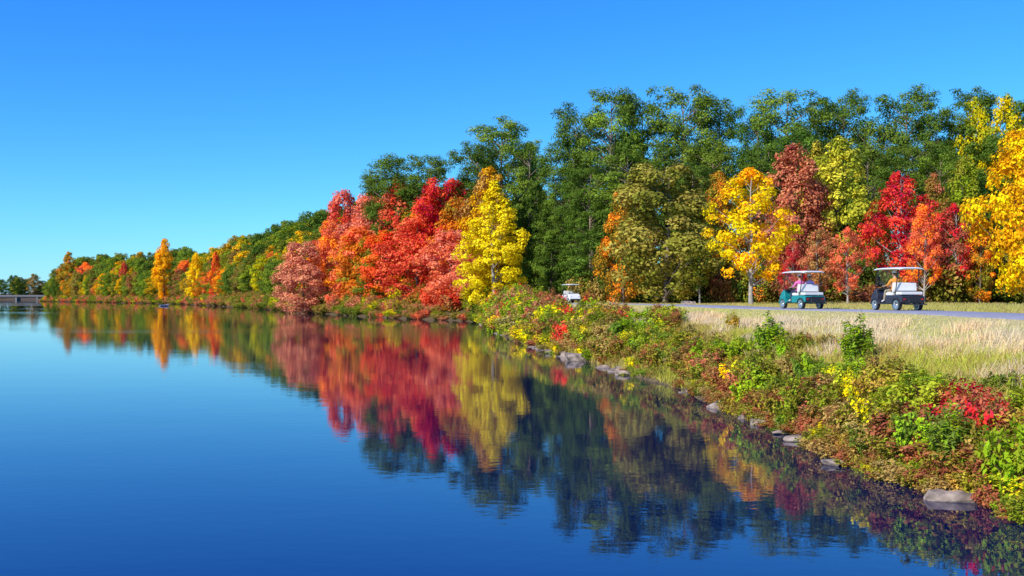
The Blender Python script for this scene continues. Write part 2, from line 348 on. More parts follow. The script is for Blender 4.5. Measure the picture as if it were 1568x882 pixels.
# ---------------------------------------------------------------- bank shrubs
GB=(0.40,0.58,0.02)
COLS=[(G_Y,GB),(OLV,G_Y),((0.42,0.48,0.03),(0.5,0.5,0.03)),(BRN,OLV),(G_P,G_Y),(RBR,OLV),(GB,G_P),((0.55,0.40,0.12),BRN),((0.5,0.46,0.03),(0.6,0.33,0.06)),((0.42,0.48,0.03),YEL),(G_P,OLV),((0.55,0.42,0.14),OLV),(G_Y,G_P),(G_Y,OLV)]
BS=SHA[3:16]; bc=np.concatenate([[0],np.cumsum(np.linalg.norm(np.diff(BS,axis=0),axis=1))])
def on_bank(p,off):
    p=min(max(p,0.01),bc[-1]-0.01)
    i=min(int(np.searchsorted(bc,p,side='right')-1),len(BS)-2); t=(p-bc[i])/(bc[i+1]-bc[i]); a=BS[i]*(1-t)+BS[i+1]*t; dr=unit(BS[i+1]-BS[i])
    return a+np.array([dr[1],-dr[0]])*off
for k in range(1050):
    p=(random.random()**1.2)*bc[-1]
    far=min(1,max(0,(p-25)/25)); om=2.1+1.7*far
    off=random.uniform(-0.05,om) if random.random()<0.9 else random.uniform(om,om+1.6)
    if k>850: p=random.uniform(3,26); off=random.uniform(-0.12,0.5)
    q=on_bank(p,off)
    if path_dist(q[0],q[1])[0]<2.5: continue
    if q[1]>58 and abs(784+F*q[0]/q[1]-874)<20: continue
    c1,c2=random.choice(COLS)
    if off<0.8 and random.random()<0.5: c1,c2=random.choice([(BRN,RBR),((0.55,0.38,0.10),BRN),(RBR,OLV),(OLV,BRN)])
    if q[1]>52 and random.random()<0.5: c1,c2=random.choice([(RBR,RED),(G_Y,YEL),(PNK,OLV),(G_Y,GB)])
    k2=random.random(); grow=1+max(0,(q[1]-35))/38; lo=0.6 if off<0.4 else (1.05 if off<1.4 else 1-0.35*(1-far)*min(1,(off-1.4)))
    if k2<0.5: put('shrub',random.choice(P_SHR),q[0],q[1],1.1,random.uniform(0.4,1.05)*grow*lo,random.uniform(0.5,1.1)*grow*lo,c1,c2)
    elif k2<0.64: put('willow_shrub',random.choice(P_WIL),q[0],q[1],1.5,random.uniform(0.6,1.2)*grow*lo,random.uniform(0.6,1.0)*grow*lo,c1,c2)
    else: put('weed_clump',random.choice(P_WEED),q[0],q[1],0.7,random.uniform(0.35,0.8)*grow*lo,random.uniform(0.9,1.5)*grow*lo,c1,c2)
def hero(nm,P,h0,u,vt,w0,wpx,c1,c2,d):
    x=brg(u,d); h=(HOR-vt)/F*d+CAMZ-gz(x,d); put(nm,P,x,d,h0,max(h,0.35),(wpx/F*d)/w0,c1,c2)
hero('willow_shrub',P_WIL[0],1.5,1312,466,1.0,62,GB,G_P,25)
hero('willow_shrub',P_WIL[1],1.5,1178,468,1.0,60,GB,G_P,31)
hero('willow_shrub',P_WIL[0],1.5,965,474,1.0,80,GB,G_P,46)
hero('shrub',P_SHR[0],1.1,995,478,1.5,80,G_Y,GB,44)
hero('shrub',P_SHR[1],1.1,1060,498,1.5,75,G_Y,OLV,38)
hero('shrub',P_SHR[2],1.1,1115,505,1.5,85,GB,G_Y,32)
hero('sumac_shrub',P_SHR[1],1.1,900,460,1.5,80,CRM,RED,68)
hero('sumac_shrub',P_SHR[2],1.1,930,460,1.5,65,CRM,RED,70)
hero('shrub',P_SHR[2],1.1,838,454,1.5,55,GB,YEL,66)
hero('shrub',P_SHR[0],1.1,793,447,1.5,60,GB,G_Y,84)
hero('sumac_shrub',P_SHR[0],1.1,818,448,1.5,65,PNK,SAL,88)
hero('sumac_shrub',P_SHR[1],1.1,775,458,1.5,60,PNK,RED,92)
hero('sumac_shrub',P_SHR[1],1.1,1470,556,1.5,110,CRM,RBR,17.0)
hero('sumac_shrub',P_SHR[2],1.1,1515,575,1.5,95,RBR,CRM,16.0)
hero('shrub',P_SHR[2],1.1,1395,598,1.5,100,G_P,GB,16.7)
hero('shrub',P_SHR[0],1.1,1560,612,1.5,140,GB,G_Y,14.4)
hero('willow_shrub',P_WIL[1],1.5,1452,598,1.0,80,G_P,GB,15.8)
hero('shrub',P_SHR[1],1.1,1320,598,1.5,95,G_Y,OLV,18.6)
hero('shrub',P_SHR[3],1.1,1230,560,1.5,90,OLV,G_Y,22)
hero('shrub',P_SHR[3],1.1,1215,500,1.5,60,G_Y,OLV,30)
# ---------------------------------------------------------------- ground
def ground_sheet():
    a_in=np.linspace(-42,42,460); a_out=np.linspace(42,318,90)[1:-1]
    ang=np.radians(np.concatenate([a_in,a_out])); r=np.concatenate([[0.5],np.geomspace(3,6000,270)])
    A,Rr=np.meshgrid(ang,r); X=Rr*np.sin(A); Y=Rr*np.cos(A)
    Z=ground(X.ravel(),Y.ravel())
    V=np.stack([X.ravel(),Y.ravel(),Z],1); na=len(ang); nr=len(r)
    i,j=np.meshgrid(np.arange(nr-1),np.arange(na),indexing='ij'); j2=(j+1)%na
    Q=np.stack([i*na+j,(i+1)*na+j,(i+1)*na+j2,i*na+j2],-1).reshape(-1,4)[:, ::-1]
    me=quads_mesh('ground',V,Q,np.zeros(len(Q)),{},[])
    s=shore_dist(V[:,0],V[:,1])
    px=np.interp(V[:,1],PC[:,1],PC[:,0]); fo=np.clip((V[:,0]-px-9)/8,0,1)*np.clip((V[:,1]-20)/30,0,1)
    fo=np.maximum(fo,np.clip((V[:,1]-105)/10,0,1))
    for k,a in (('shore',s),('forest',fo)):
        at=me.attributes.new(k,'FLOAT','POINT'); at.data.foreach_set('value',a.astype(np.float32))
    me.polygons.foreach_set('use_smooth',np.ones(len(Q),bool))
    m,nt,out=newmat('ground_soil_and_grass')
    geo=N(nt,'ShaderNodeNewGeometry')
    n1=N(nt,'ShaderNodeTexNoise'); n1.inputs['Scale'].default_value=0.35; n1.inputs['Detail'].default_value=6
    n2=N(nt,'ShaderNodeTexNoise'); n2.inputs['Scale'].default_value=6; n2.inputs['Detail'].default_value=8
    nt.links.new(geo.outputs['Position'],n1.inputs[0]); nt.links.new(geo.outputs['Position'],n2.inputs[0])
    r1=N(nt,'ShaderNodeMapRange'); r1.inputs['From Min'].default_value=0.42; r1.inputs['From Max'].default_value=0.62; nt.links.new(n1.outputs['Fac'],r1.inputs[0])
    r2=N(nt,'ShaderNodeMapRange'); r2.inputs['From Min'].default_value=0.35; r2.inputs['From Max'].default_value=0.65; nt.links.new(n2.outputs['Fac'],r2.inputs[0])
    g=mixc(nt,r1.outputs[0],(0.55,0.42,0.14),(0.36,0.35,0.08)); g=mixc(nt,r2.outputs[0],g,(0.65,0.50,0.22))
    dirt=mixc(nt,r2.outputs[0],(0.06,0.04,0.018),(0.19,0.13,0.045))
    a=N(nt,'ShaderNodeAttribute',attribute_name='shore'); rs=N(nt,'ShaderNodeMapRange'); rs.inputs['From Min'].default_value=1.2; rs.inputs['From Max'].default_value=3.0; nt.links.new(a.outputs['Fac'],rs.inputs[0])
    c=mixc(nt,rs.outputs[0],dirt,g)
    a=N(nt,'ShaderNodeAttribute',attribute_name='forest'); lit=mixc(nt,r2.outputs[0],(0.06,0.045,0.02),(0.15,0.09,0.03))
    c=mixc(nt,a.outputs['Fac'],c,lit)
    b=N(nt,'ShaderNodeBsdfPrincipled'); b.inputs['Roughness'].default_value=0.95; nt.links.new(c,b.inputs['Base Color'])
    bp=N(nt,'ShaderNodeBump'); bp.inputs['Strength'].default_value=0.6; bp.inputs['Distance'].default_value=0.06; nt.links.new(n2.outputs['Fac'],bp.inputs['Height']); nt.links.new(bp.outputs[0],b.inputs['Normal'])
    nt.links.new(b.outputs[0],out.inputs[0]); me.materials.append(m)
    o=bpy.data.objects.new('ground',me); scene.collection.objects.link(o)
ground_sheet()
def make_path():
    w=1.75; V=[];Q=[]
    for i in range(len(PC)):
        d=unit(PC[min(i+1,len(PC)-1)]-PC[max(i-1,0)]); nr=np.array([d[1],-d[0]])
        for off,z in ((-w-0.12,-0.02),(-w,0.05),(-w*0.3,0.07),(w*0.3,0.07),(w,0.05),(w+0.12,-0.02)):
            V.append((*(PC[i]+nr*off),PATHZ+z))
    for i in range(len(PC)-1):
        for k in range(5): Q.append((i*6+k,i*6+k+1,(i+1)*6+k+1,(i+1)*6+k))
    m=simple('worn_asphalt',(0.36,0.34,0.36),0.9,noise=0.2,nscale=1.5)
    me=quads_mesh('cart_path',np.array(V),np.array(Q),np.zeros(len(Q)),{},[m])
    o=bpy.data.objects.new('cart_path',me); scene.collection.objects.link(o)
make_path()
# water
def make_water():
    me=bpy.data.meshes.new('lake_water'); S=2600
    me.from_pydata([(-S,-S,0),(S,-S,0),(S,S,0),(-S,S,0)],[],[(0,1,2,3)])
    m,nt,out=newmat('lake_water')
    geo=N(nt,'ShaderNodeNewGeometry')
    mp=N(nt,'ShaderNodeMapping'); mp.inputs['Scale'].default_value=(1.0,1.5,1); mp.inputs['Rotation'].default_value=(0,0,0.25); nt.links.new(geo.outputs['Position'],mp.inputs[0])
    n1=N(nt,'ShaderNodeTexNoise'); n1.inputs['Scale'].default_value=2.8; n1.inputs['Detail'].default_value=3; n1.inputs['Roughness'].default_value=0.5
    n2=N(nt,'ShaderNodeTexNoise'); n2.inputs['Scale'].default_value=0.35; n2.inputs['Detail'].default_value=2
    nt.links.new(mp.outputs[0],n1.inputs[0]); nt.links.new(mp.outputs[0],n2.inputs[0])
    mp2=N(nt,'ShaderNodeMapping'); mp2.inputs['Scale'].default_value=(0.006,0.02,1); nt.links.new(geo.outputs['Position'],mp2.inputs[0])
    n3=N(nt,'ShaderNodeTexNoise'); n3.inputs['Scale'].default_value=1.0; n3.inputs['Detail'].default_value=4; nt.links.new(mp2.outputs[0],n3.inputs[0])
    wr=N(nt,'ShaderNodeMapRange'); wr.inputs['From Min'].default_value=0.50; wr.inputs['From Max'].default_value=0.66; wr.inputs['To Min'].default_value=0.0012; wr.inputs['To Max'].default_value=0.008
    nt.links.new(n3.outputs['Fac'],wr.inputs[0])
    b1=N(nt,'ShaderNodeBump'); b1.inputs['Strength'].default_value=1; nt.links.new(n1.outputs['Fac'],b1.inputs['Height']); nt.links.new(wr.outputs[0],b1.inputs['Distance'])
    b2=N(nt,'ShaderNodeBump'); b2.inputs['Strength'].default_value=1; b2.inputs['Distance'].default_value=0.003; nt.links.new(n2.outputs['Fac'],b2.inputs['Height']); nt.links.new(b1.outputs[0],b2.inputs['Normal'])
    b=N(nt,'ShaderNodeBsdfPrincipled'); b.inputs['Base Color'].default_value=(0.0005,0.006,0.055,1); b.inputs['Roughness'].default_value=0.0; b.inputs['IOR'].default_value=1.85
    b.inputs['Specular Tint'].default_value=(0.4,0.52,1.0,1)
    nt.links.new(b2.outputs[0],b.inputs['Normal']); nt.links.new(b.outputs[0],out.inputs[0]); me.materials.append(m)
    o=bpy.data.objects.new('lake_water',me); scene.collection.objects.link(o)
make_water()
# ---------------------------------------------------------------- grass
def grass(name,xy,hh,ww,mat,lean=0.35):
    n=len(xy); z=ground(xy[:,0],xy[:,1]); B=np.stack([xy[:,0],xy[:,1],z-0.02],1)
    hh=hh*np.clip(0.3+(path_dist(xy[:,0],xy[:,1])-1.8)/4,0.3,1)
    an=RNG.random(n)*6.283; t=np.stack([np.cos(an),np.sin(an),np.zeros(n)],1)*ww[:,None]
    ln=RNG.normal(size=(n,3))*lean*hh[:,None]; ln[:,2]=0; ln[:,0]+=0.12*hh
    top=B+ln+np.array([0,0,1])*hh[:,None]; mid=B+ln*0.35+np.array([0,0,0.55])*hh[:,None]
    V2=np.stack([mid-t*0.7,mid+t*0.7,top+t*0.12,top-t*0.12],1); V1=np.stack([B-t,B+t,mid+t*0.7,mid-t*0.7],1)
    V=np.concatenate([V1,V2],1).reshape(-1,3); Q=np.arange(len(V)).reshape(-1,4)
    lv=np.repeat(RNG.random(n),2); lc=np.repeat(np.clip(0.5+0.6*wob(xy[:,0]*0.55,xy[:,1]*0.3)+0.3*wob(xy[:,0]*1.7+3,xy[:,1]*1.1)+RNG.normal(size=n)*0.15,0,1),2)
    me=quads_mesh(name,V,Q,np.zeros(len(Q)),{'lv':lv,'lc':lc},[mat])
    o=bpy.data.objects.new(name,me); scene.collection.objects.link(o); return o
def sample(n,ymin,ymax,smin,smax,pw=1.6):
    y=ymin+(ymax-ymin)*RNG.random(n)**pw
    idx=np.interp(y,SHA[3:16,1],SHA[3:16,0]); x=idx+smin+(RNG.random(n))*(smax-smin)
    s=shore_dist(x,y); pd=path_dist(x,y); ok=(s>smin*0.8)&(pd>1.9)
    return x[ok],y[ok]
x,y=sample(250000,12,90,2.0,18,1.5)
nz=np.clip(0.5+0.5*wob(x*0.55,y*0.4),0,1)
hh=(0.035+0.07*RNG.random(len(x)))*(1+1.5*nz**3); near=np.sqrt(x*x+y*y)
o=grass('dry_grass',np.stack([x,y],1),hh,0.004+near*0.00025,LEAF); o.color=(0.72,0.60,0.28,1); o['col2']=[0.42,0.43,0.09]
x,y=sample(100000,10,110,0.0,4.2,1.6)
hh=0.12+0.28*RNG.random(len(x))**1.5; near=np.sqrt(x*x+y*y)
o=grass('bank_grass',np.stack([x,y],1),hh,0.004+near*0.00022,LEAF,0.5); o.color=(0.60,0.42,0.13,1); o['col2']=[0.42,0.42,0.05]
tx=[];ty=[]
for k in range(110):
    cy=13+random.random()**1.3*50; cx=float(np.interp(cy,SHA[3:16,1],SHA[3:16,0]))+random.uniform(2.2,7)
    if path_dist(cx,cy)[0]<2.8: continue
    m=220; tx.append(cx+RNG.normal(size=m)*0.3); ty.append(cy+RNG.normal(size=m)*0.3)
x=np.concatenate(tx); y=np.concatenate(ty); near=np.sqrt(x*x+y*y)
o=grass('tall_grass_tufts',np.stack([x,y],1),0.16+0.28*RNG.random(len(x)),0.003+near*0.0002,LEAF,0.3); o.color=(0.82,0.68,0.44,1); o['col2']=[0.72,0.50,0.26]
y=45+75*RNG.random(80000); x=np.interp(y,PC[:,1],PC[:,0])+1.8+RNG.random(len(y))**1.3*16; ok=path_dist(x,y)>1.9; x=x[ok]; y=y[ok]
o=grass('verge_grass',np.stack([x,y],1),0.10+0.25*RNG.random(len(x)),0.01+y*0.0002,LEAF,0.35); o.color=(0.62,0.50,0.18,1); o['col2']=[0.36,0.34,0.07]
# ---------------------------------------------------------------- rocks
m,nt,out=newmat('stone')
tc=N(nt,'ShaderNodeNewGeometry'); no=N(nt,'ShaderNodeTexNoise'); no.inputs['Scale'].default_value=5; no.inputs['Detail'].default_value=8; nt.links.new(tc.outputs['Position'],no.inputs[0])
rr=N(nt,'ShaderNodeMapRange'); rr.inputs['From Min'].default_value=0.35; rr.inputs['From Max'].default_value=0.68; nt.links.new(no.outputs['Fac'],rr.inputs[0])
c=mixc(nt,rr.outputs[0],(0.11,0.08,0.06),(0.46,0.35,0.27))
b=N(nt,'ShaderNodeBsdfPrincipled'); b.inputs['Roughness'].default_value=0.85; nt.links.new(c,b.inputs['Base Color'])
bp=N(nt,'ShaderNodeBump'); bp.inputs['Distance'].default_value=0.04; bp.inputs['Strength'].default_value=0.7; nt.links.new(no.outputs['Fac'],bp.inputs['Height']); nt.links.new(bp.outputs[0],b.inputs['Normal']); nt.links.new(b.outputs[0],out.inputs[0])
STONE=m
def rock_bm(bm,loc,size,seed,flat=0.5):
    rnd=random.Random(seed)
    r=bmesh.ops.create_icosphere(bm,subdivisions=3,radius=1.0); vs=r['verts']
    planes=[(Vector((rnd.gauss(0,1),rnd.gauss(0,1),rnd.gauss(0,1))).normalized(),rnd.uniform(0.35,0.72)) for _ in range(12)]+[(Vector((rnd.gauss(0,0.12),rnd.gauss(0,0.12),1)).normalized(),0.45)]
    rz=Matrix.Rotation(rnd.uniform(-0.5,0.5),3,'Z'); sc=Vector((size*1.35,size*rnd.uniform(0.7,1.0),size*flat*1.35))
    for v in vs:
        p=v.co.copy()
        for nrm,dd in planes:
            k=p.dot(nrm)-dd
            if k>0: p-=nrm*k
        p*=1+0.07*mnoise.noise(p*3+Vector((seed,0,0)))
        p=Vector((p.x*sc.x,p.y*sc.y,p.z*sc.z)); p=rz@p; v.co=p+Vector(loc)
def rock_obj(name,x,y,size,seed,flat=0.5,dz=0.0):
    bm=bmesh.new(); rock_bm(bm,(0,0,0),size,seed,flat); me=bpy.data.meshes.new(name); bm.to_mesh(me); bm.free(); me.materials.append(STONE)
    o=bpy.data.objects.new(name,me); scene.collection.objects.link(o); o.location=(x,y,max(gz(x,y),-0.02)+dz)
for i,(u,v,sz,fl) in enumerate([(1512,766,0.40,0.4),(1302,711,0.24,0.45),(1237,675,0.32,0.5),(1205,664,0.28,0.4),(1178,650,0.34,0.4),(1138,624,0.50,0.45),(1160,640,0.30,0.4),(970,574,0.42,0.5),(935,563,0.36,0.4),(908,552,0.74,0.7),(885,546,0.60,0.6),(862,541,0.5,0.5),(1262,690,0.24,0.4)]):
    d=CAMZ*F/(v-HOR); x=brg(u,d)
    while shore_dist(x,d)[0]<-0.35: x+=0.1
    while shore_dist(x,d)[0]>-0.1: x-=0.1
    rock_obj('rock',x,d,sz,i+1,fl,0.05)
x=brg(1052,83); rock_obj('rock',x,83,0.7,44,0.55,0.1)
bm=bmesh.new()
for g in range(22):
    p0=(random.random()**1.2)*bc[-1]
    for k in range(random.randint(2,7)):
        p=min(max(p0+random.gauss(0,0.9),0.1),bc[-1]-0.1); q=on_bank(p,random.uniform(-0.35,0.2)); sz=random.uniform(0.05,0.17)*(1+q[1]/60)
        rock_bm(bm,(q[0],q[1],max(gz(q[0],q[1]),-0.03)+0.01),sz,g*10+k+100,0.5)
me=bpy.data.meshes.new('shore_stones'); bm.to_mesh(me); bm.free(); me.materials.append(STONE)
o=bpy.data.objects.new('shore_stones',me); scene.collection.objects.link(o)
# ---------------------------------------------------------------- golf carts
WHITE=simple('white_paint',(0.8,0.8,0.8),0.35,coat=0.3,noise=0.03); VIN=simple('white_vinyl',(0.75,0.73,0.68),0.55,noise=0.05)
BLK=simple('black_plastic',(0.02,0.02,0.022),0.5); RUB=simple('rubber',(0.025,0.025,0.025),0.85); MET=simple('metal',(0.6,0.6,0.62),0.3,metal=0.9)
TEAL=simple('teal_paint',(0.01,0.26,0.26),0.3,coat=0.5); NAVY=simple('dark_paint',(0.03,0.03,0.05),0.3,coat=0.5); REDL=simple('tail_lamp',(0.5,0.01,0.01),0.3)
gm,nt,out=newmat('windscreen'); g=N(nt,'ShaderNodeBsdfGlossy'); g.inputs['Roughness'].default_value=0.05; tr=N(nt,'ShaderNodeBsdfTransparent'); tr.inputs[0].default_value=(0.85,0.88,0.88,1); ms=N(nt,'ShaderNodeMixShader'); ms.inputs[0].default_value=0.15
nt.links.new(tr.outputs[0],ms.inputs[1]); nt.links.new(g.outputs[0],ms.inputs[2]); nt.links.new(ms.outputs[0],out.inputs[0]); GLS=gm
def part(name,bm,mat,parent,bev=0.0,smooth=False):
    me=bpy.data.meshes.new(name)
    if bev: bmesh.ops.bevel(bm,geom=list(bm.edges),offset=bev,segments=3,affect='EDGES',profile=0.6)
    bmesh.ops.recalc_face_normals(bm,faces=list(bm.faces)); bm.to_mesh(me); bm.free(); me.materials.append(mat)
    if smooth: me.polygons.foreach_set('use_smooth',np.ones(len(me.polygons),bool))
    o=bpy.data.objects.new(name,me); scene.collection.objects.link(o); o.parent=parent; return o
def box(name,c,s,mat,parent,bev=0.02,rot=None):
    bm=bmesh.new(); bmesh.ops.create_cube(bm,size=1); bmesh.ops.scale(bm,vec=s,verts=bm.verts)
    if rot: bmesh.ops.rotate(bm,cent=(0,0,0),matrix=Matrix.Rotation(rot,3,'Y'),verts=bm.verts)
    bmesh.ops.translate(bm,vec=c,verts=bm.verts); return part(name,bm,mat,parent,bev)
def prof(name,pts,y0,y1,mat,parent,bev=0.02):
    bm=bmesh.new(); a=[bm.verts.new((p[0],y0,p[1])) for p in pts]; f=bm.faces.new(a)
    r=bmesh.ops.extrude_face_region(bm,geom=[f]); bmesh.ops.translate(bm,vec=(0,y1-y0,0),verts=[v for v in r['geom'] if isinstance(v,bmesh.types.BMVert)])
    return part(name,bm,mat,parent,bev)
def rod(name,pts,r,mat,parent,sides=8):
    V,Q=tube(pts,[r]*len(pts),sides); me=quads_mesh(name,V,Q,np.zeros(len(Q)),{},[mat]); me.polygons.foreach_set('use_smooth',np.ones(len(Q),bool))
    o=bpy.data.objects.new(name,me); scene.collection.objects.link(o); o.parent=parent; return o
def wheel(name,c,parent):
    bm=bmesh.new(); R=0.235; ws=[(-0.09,R-0.03),(-0.075,R-0.008),(-0.04,R),(0.04,R),(0.075,R-0.008),(0.09,R-0.03),(0.09,0.13),(0.06,0.12),(0.05,0.05),(0.07,0.03),(0.07,0.0)]
    ws=[(-0.07,0.0),(-0.07,0.03),(-0.05,0.05),(-0.06,0.12),(-0.09,0.13)]+ws
    n=28; rings=[]
    for (yy,rr_) in ws:
        rings.append([bm.verts.new((c[0]+max(rr_,0.001)*math.cos(2*math.pi*k/n),c[1]+yy,c[2]+max(rr_,0.001)*math.sin(2*math.pi*k/n))) for k in range(n)])
    for i in range(len(rings)-1):
        for k in range(n):
            f=bm.faces.new((rings[i][k],rings[i][(k+1)%n],rings[i+1][(k+1)%n],rings[i+1][k])); 
            f.material_index=1 if (i<4 or i>9) else 0
    o=part(name,bm,RUB,parent); o.data.materials.append(MET); return o
def cart(x,y,heading,body,bag=False):
    e=E('golf_cart'); 
    prof('front_cowl',[(1.12,0.28),(1.20,0.42),(1.12,0.62),(0.98,0.82),(0.82,0.93),(0.72,0.90),(0.66,0.60),(0.66,0.30)],-0.56,0.56,body,e,0.03)
    box('front_bumper',(1.2,0,0.33),(0.07,1.0,0.12),BLK,e); box('floor',(0.3,0,0.30),(0.80,1.12,0.06),BLK,e,0.01)
    box('dashboard',(0.68,0,0.93),(0.16,1.05,0.1),BLK,e)
    prof('rear_body',[(0.02,0.30),(0.06,0.60),(-0.05,0.645),(-1.0,0.66),(-1.14,0.56),(-1.14,0.36),(-1.02,0.30)],-0.57,0.57,body,e,0.03)
    for sx,nx in ((0.86,'front'),(-0.78,'rear')):
        for sy,ny in ((0.5,'left'),(-0.5,'right')):
            wheel(f'wheel_{nx}_{ny}',(sx,sy,0.235),e)
            pts=[(sx+0.31*math.cos(a),0.235+0.31*math.sin(a)) for a in np.linspace(0.1,math.pi-0.1,9)]+[(sx+0.265*math.cos(a),0.235+0.265*math.sin(a)) for a in np.linspace(math.pi-0.1,0.1,9)]
            s=1 if sy>0 else -1
            prof(f'fender_{nx}_{ny}',pts,s*0.42,s*0.605,body if nx=='front' else BLK,e,0.006)
    box('seat_cushion',(-0.2,0,0.72),(0.5,1.08,0.14),VIN,e,0.04); box('seat_back',(-0.47,0,1.0),(0.1,1.06,0.42),VIN,e,0.04,-0.12)
    box('rear_seat_back',(-0.60,0,1.02),(0.1,1.04,0.36),VIN,e,0.04,0.10); box('rear_seat_cushion',(-0.86,0,0.74),(0.44,1.04,0.13),VIN,e,0.04)
    box('rear_footrest',(-1.32,0,0.27),(0.34,0.9,0.04),BLK,e,0.01); rod('rear_grab_bar',[(-1.46,-0.4,0.28),(-1.46,-0.4,0.6),(-1.46,0.4,0.6),(-1.46,0.4,0.28)],0.015,BLK,e)
    box('rear_panel',(-1.15,0,0.46),(0.03,1.0,0.26),BLK,e,0.01)
    for s,nn in ((1,'left'),(-1,'right')):
        rod('footrest_arm_'+nn,[(-1.1,s*0.35,0.4),(-1.3,s*0.38,0.27)],0.02,BLK,e)
        rod('roof_post_front_'+nn,[(0.9,s*0.5,0.88),(0.8,s*0.5,1.4),(0.70,s*0.48,1.83)],0.022,BLK,e)
        rod('roof_post_rear_'+nn,[(-0.66,s*0.54,0.66),(-0.78,s*0.52,1.3),(-0.85,s*0.48,1.83)],0.022,BLK,e)
        rod('arm_rest_'+nn,[(-0.4,s*0.55,0.78),(-0.36,s*0.55,0.95),(-0.1,s*0.55,0.95),(-0.02,s*0.55,0.78)],0.015,BLK,e)
        box('tail_lamp_'+nn,(-1.18,s*0.42,0.48),(0.03,0.1,0.06),REDL,e,0.008); box('head_lamp_'+nn,(1.12,s*0.4,0.66),(0.05,0.14,0.08),WHITE,e,0.015)
    bm=bmesh.new(); bmesh.ops.create_grid(bm,x_segments=16,y_segments=12,size=0.5)
    for v in bm.verts:
        X,Y=v.co.x*2,v.co.y*2; 
        k=max(0,(X**6+Y**6)-1)*0.05; v.co=Vector((-0.07+X*1.03*(1-k),Y*0.61*(1-k),1.875-0.035*X**4-0.04*Y**4))
    r=bmesh.ops.extrude_face_region(bm,geom=list(bm.faces)); bmesh.ops.translate(bm,vec=(0,0,-0.05),verts=[v for v in r['geom'] if isinstance(v,bmesh.types.BMVert)])
    part('roof',bm,WHITE,e,0,True)
    bm=bmesh.new(); vs=[bm.verts.new(p) for p in ((0.9,-0.48,0.95),(0.9,0.48,0.95),(0.72,0.46,1.8),(0.72,-0.46,1.8))]; bm.faces.new(vs); part('windscreen',bm,GLS,e)
    rod('steering_column',[(0.68,0.28,0.85),(0.42,0.28,1.0)],0.022,BLK,e)
    cpt=Vector((0.40,0.28,1.01)); ax=Vector((-0.5,0,0.86)).normalized(); a1=Vector((0,1,0)); a2=ax.cross(a1)
    rod('steering_wheel',[tuple(cpt+0.17*(math.cos(t)*a1+math.sin(t)*a2)) for t in np.linspace(0,6.283,21)],0.014,BLK,e,6)
    for t in (0,2.1,4.2): rod('steering_spoke',[tuple(cpt),tuple(cpt+0.17*(math.cos(t)*a1+math.sin(t)*a2))],0.008,BLK,e,5)
    e.location=(x,y,PATHZ+0.065); e.rotation_euler=(0,0,heading); return e
def skinned(verts,edges,rads,root):
    me=bpy.data.meshes.new('tmp'); me.from_pydata(verts,edges,[]); o=bpy.data.objects.new('tmp',me); scene.collection.objects.link(o)
    mo=o.modifiers.new('s','SKIN'); mo.use_smooth_shade=True
    for i,v in enumerate(me.skin_vertices[0].data): v.radius=(rads[i],rads[i]) if not isinstance(rads[i],tuple) else rads[i]; v.use_root=(i==root)
    su=o.modifiers.new('u','SUBSURF'); su.levels=2; su.render_levels=2
    dg=bpy.context.evaluated_depsgraph_get(); dg.update(); ev=o.evaluated_get(dg); m2=bpy.data.meshes.new_from_object(ev)
    bm=bmesh.new(); bm.from_mesh(m2); bpy.data.objects.remove(o); return bm
SKIN=simple('skin',(0.52,0.30,0.21),0.6); HAIR=simple('hair',(0.10,0.06,0.03),0.7)
